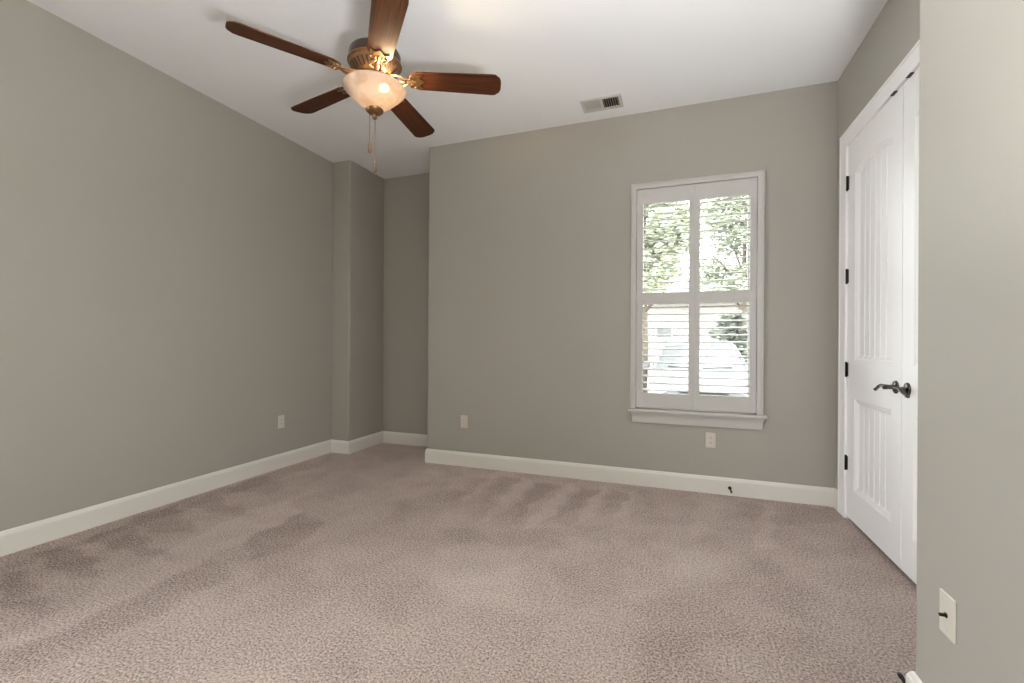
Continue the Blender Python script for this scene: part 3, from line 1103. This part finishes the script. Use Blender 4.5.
# ------------------------------------------------------------------ unseen uplighter, added to brighten the ceiling
LX, LY, LZ = 0.42, 0.05, 0.90
ul = thing(empty('added_uplighter', (LX, LY, 0)), 'added uplighter behind the viewer, unseen, brightening the ceiling', 'lamp')
MB().lathe([(.16, 0), (.16, .012), (.14, .022), (.03, .035), (.014, .05)], 36).build('base', M['fan_dark'], ul, autosmooth=40)
MB().lathe([(.012, .04), (.012, LZ - .10)], 16).build('pole', M['fan_dark'], ul, autosmooth=40)
MB().lathe([(.012, LZ - .11), (.06, LZ - .10), (.14, LZ - .06), (.20, LZ), (.195, LZ + .004), (.135, LZ - .052), (.06, LZ - .092), (0, LZ - .097)], 44, cap=False).build('shade', M['fan_dark'], ul, autosmooth=50)
ld = bpy.data.lights.new('added_uplight', 'AREA')
ld.shape = 'DISK'
ld.size = .30
ld.energy = 122
ld.spread = R(145)
ld.color = (1.0, 0.985, 0.97)
lo = bpy.data.objects.new('added_uplight', ld)
COL.objects.link(lo)
lo.parent = ul
lo.location = (0, 0, LZ - .03)
lo.rotation_euler = (PI, 0, 0)

# ------------------------------------------------------------------ outdoors, seen through the shutters
GZ = -.27
struct(MB().box(-40, 40, -40, 60, GZ - .1, GZ).build('ground', M['concrete']), 'pale concrete drive outside the window', 'ground')
struct(MB().box(-6, 8, YB + T, 7.3, GZ - .05, GZ + .015).build('added_lawn', M['added_lawn']), 'dark grass strip added below the window to darken the louvers', 'added_lawn')  # unseen dark strip added so the louver undersides get less bounced light
house_y = 19.5
house = thing(empty('house', (-1.0, house_y, GZ)), 'pale house across the drive beyond the parked car', 'house')
mb = MB()
for i in range(18):      # lapped boards
    mb.box(-7, 9, -.02 - .012 * 0, .2, i * .18, i * .18 + .175)
mb.box(-7, 9, 0, 6, 0, 3.2)
mb.build('wall', M['siding'], house)
mb = MB().add([(-7.5, -.5, 3.1), (9.5, -.5, 3.1), (9.5, 3, 4.5), (-7.5, 3, 4.5), (-7.5, 6.5, 3.1), (9.5, 6.5, 3.1)], [(0, 1, 2, 3), (3, 2, 5, 4), (0, 3, 4), (1, 5, 2)])
mb.build('roof', M['roofing'], house)
for x in (.62, 4.2):
    mb = MB()
    mb.rbox(x - .34, x + .34, -.08, 0, 1.63, 2.18, .01)
    f = mb.build('window', M['trim'], house)
    MB().box(x - .29, x + .29, -.09, -.07, 1.68, 2.13).build('pane', M['car_glass'], f)


def car(loc, rotz):
    e = thing(empty('car', loc, (0, 0, rotz)), 'white car parked outside the window facing the house', 'car')
    # local: front towards -y, length along y, z up from the ground
    sec = [  # y, half width, belt height, bottom
        (-2.20, .62, .62, .28), (-2.12, .78, .72, .22), (-1.85, .86, .82, .20), (-1.40, .89, .90, .20), (-.95, .90, .955, .20), (-.3, .905, .97, .20),
        (.5, .905, .98, .20), (1.3, .90, .99, .20), (1.8, .87, .98, .22), (2.15, .80, .90, .28), (2.22, .66, .80, .34)]
    vs, fs = [], []
    ring = lambda hw, h, bt: [(-hw * .92, bt), (-hw, bt + .12), (-hw, (h + bt) * .55), (-hw * .97, h - .06), (-hw * .86, h), (-hw * .4, h + .025), (hw * .4, h + .025),
                              (hw * .86, h), (hw * .97, h - .06), (hw, (h + bt) * .55), (hw, bt + .12), (hw * .92, bt)]
    for (y, hw, h, bt) in sec:
        vs += [(x, y, z) for x, z in ring(hw, h, bt)]
    k = 12
    for i in range(len(sec) - 1):
        for j in range(k):
            jj = (j + 1) % k
            fs.append((i * k + j, i * k + jj, (i + 1) * k + jj, (i + 1) * k + j))
    fs += [tuple(range(k))[::-1], tuple((len(sec) - 1) * k + j for j in range(k))]
    mb = MB().add(vs, fs, True)
    # roof skin and pillars
    gh = [(-.95, .80, .97), (-.30, .66, 1.39), (.05, .63, 1.455), (.75, .62, 1.45), (1.25, .64, 1.36), (1.85, .76, .99)]
    rs, rf = [], []
    for (y, hw, z) in gh:
        rs += [(-hw, y, z - .03), (-hw * .9, y, z), (0, y, z + .02), (hw * .9, y, z), (hw, y, z - .03)]
    for i in (1, 2, 3):
        for j in range(4):
            rf.append((i * 5 + j, i * 5 + j + 1, (i + 1) * 5 + j + 1, (i + 1) * 5 + j))
    mb.add(rs, rf, True)
    for s in (-1, 1):
        mb.tube([(s * .80, -.97, .95), (s * .65, -.30, 1.375), (s * .625, .05, 1.43), (s * .615, .75, 1.43), (s * .635, 1.25, 1.34), (s * .76, 1.86, .97)], .035, 8)
        mb.tube([(s * .86, .28, .95), (s * .625, .30, 1.43)], .03, 8)
    mb.build('body', M['car'], e, autosmooth=40)
    MB().add([(-.80, -.95, .965), (.80, -.95, .965), (.65, -.30, 1.38), (-.65, -.30, 1.38), (0, -1.0, .975), (0, -.33, 1.40)],
             [(0, 4, 5, 3), (4, 1, 2, 5)], True).build('windshield', M['car_glass'], e)
    MB().add([(-.75, 1.84, .985), (.75, 1.84, .985), (.63, 1.25, 1.35), (-.63, 1.25, 1.35)], [(0, 1, 2, 3)]).build('rear_window', M['car_glass'], e)
    for s in (-1, 1):
        MB().add([(s * .86, -.85, .95), (s * .86, .28, .96), (s * .63, .28, 1.42), (s * .65, -.28, 1.37)], [(0, 1, 2, 3)]).build('side_window', M['car_glass'], e)
        MB().add([(s * .86, .28, .96), (s * .82, 1.75, .97), (s * .63, 1.22, 1.34), (s * .625, .28, 1.42)], [(0, 1, 2, 3)]).build('side_window', M['car_glass'], e)
        MB().sphere((s * .62, -2.10, .66), .15, 16, 10, (1.15, .55, .5)).build('headlight', M['lamp_glass'], e)
        MB().rbox(s * .98 - .09, s * .98 + .09, -.72, -.62, .95, 1.08, .03).build('side_mirror', M['car'], e)
        for y in (-1.38, 1.40):
            mt = Matrix.Translation((s * .80, y, .32)) @ Matrix.Rotation(PI / 2, 4, 'Y')
            wv = MB().lathe([(.20, -.10), (.30, -.10), (.32, -.07), (.32, .07), (.30, .10), (.20, .10)], 28, mt).build('wheel', M['rubber'], e, autosmooth=40)
            MB().lathe([(0, -.085), (.06, -.09), (.20, -.07), (.20, .07), (.06, .09), (0, .085)], 24, mt).build('rim', M['alloy'], wv, autosmooth=40)
    mb = MB()
    for i in range(4):
        mb.rbox(-.36, .36, -2.235, -2.15, .52 + i * .045, .54 + i * .045, .006)
    mb.build('grille', M['car_dark'], e)
    MB().rbox(-.62, .62, -2.235, -2.10, .34, .40, .01).build('air_intake', M['car_dark'], e)
    for s in (-1, 1):
        MB().tube([(s * .05, -1.02, .985), (s * .55, -.93, 1.01)], .012, 6).build('wiper', M['car_dark'], e)
    return e


car((.45, 9.9, GZ), 0)['label'] = 'white car parked outside with its bonnet towards the window'


def tree(name, x, y, h, r, leaf, n_leaf, label, trunk_h, cat='tree', group='trees beyond the drive', seed=1):
    rr = random.Random(seed)
    e = thing(empty(name, (x, y, GZ)), label, cat, group)
    mb = MB()
    mb.tube([(0, 0, -.05), (.03, .02, trunk_h * .5), (.0, .05, trunk_h), (.05, 0, h * .8)], [.05 + .02 * h * .6, .04 + .014 * h, .03 + .011 * h, .03], 10)
    for i in range(7):
        a = i * 2.4
        z0 = trunk_h * (.75 + .08 * i)
        mb.tube([(0, 0, z0), (r * .4 * math.cos(a), r * .4 * math.sin(a), z0 + h * .12), (r * .75 * math.cos(a), r * .75 * math.sin(a), z0 + h * .2)], [.05, .035, .015], 6)
    mb.build('trunk', M['bark'], e)
    cl = []
    for i in range(44):
        a, u = rr.uniform(0, 2 * PI), rr.random()
        q = r * math.sqrt(rr.random()) * .8
        z = trunk_h * .8 + (h - trunk_h * .8) * (.12 + .8 * u)
        k = 1 - .6 * max(0, (u - .5) * 2) ** 2
        cl.append((q * math.cos(a) * k, q * math.sin(a) * k, z, r * rr.uniform(.22, .40)))
    vs, fs = [], []
    for i in range(n_leaf):
        c = cl[rr.randrange(len(cl))]
        d = Vector((rr.gauss(0, 1), rr.gauss(0, 1), rr.gauss(0, .8)))
        d = d.normalized() * c[3] * rr.random() ** .4
        p = Vector(c[:3]) + d
        s = rr.uniform(.05, .11)
        m_ = Matrix.Rotation(rr.uniform(0, 6.28), 3, 'Z') @ Matrix.Rotation(rr.uniform(-1.2, 1.2), 3, 'X')
        o = len(vs)
        for q in ((-s, 0, 0), (0, -s * .5, .01), (s, 0, 0), (0, s * .5, .01)):
            vs.append(p + m_ @ Vector(q))
        fs.append((o, o + 1, o + 2, o + 3))
    mb = MB().add(vs, fs)
    me = bpy.data.meshes.new('crown')
    me.from_pydata(mb.v, [], mb.f)
    me.materials.append(M[leaf])
    o = bpy.data.objects.new('crown', me)
    COL.objects.link(o)
    o.parent = e
    return e


tree('garden_tree', -.75, 11.8, 6.0, 1.6, 'leaf_a', 20000, 'light green leafy tree behind the car, seen through the left shutter panel', 2.9, seed=3)
tree('garden_tree', 2.0, 15.3, 6.8, 1.6, 'leaf_b', 24000, 'mid green leafy tree seen through the right shutter panel', 2.9, seed=5)
tree('garden_shrub', 1.45, 12.95, 2.3, .62, 'leaf_c', 2600, 'dark green shrub behind the car on its right', .5, 'shrub', None, seed=8)
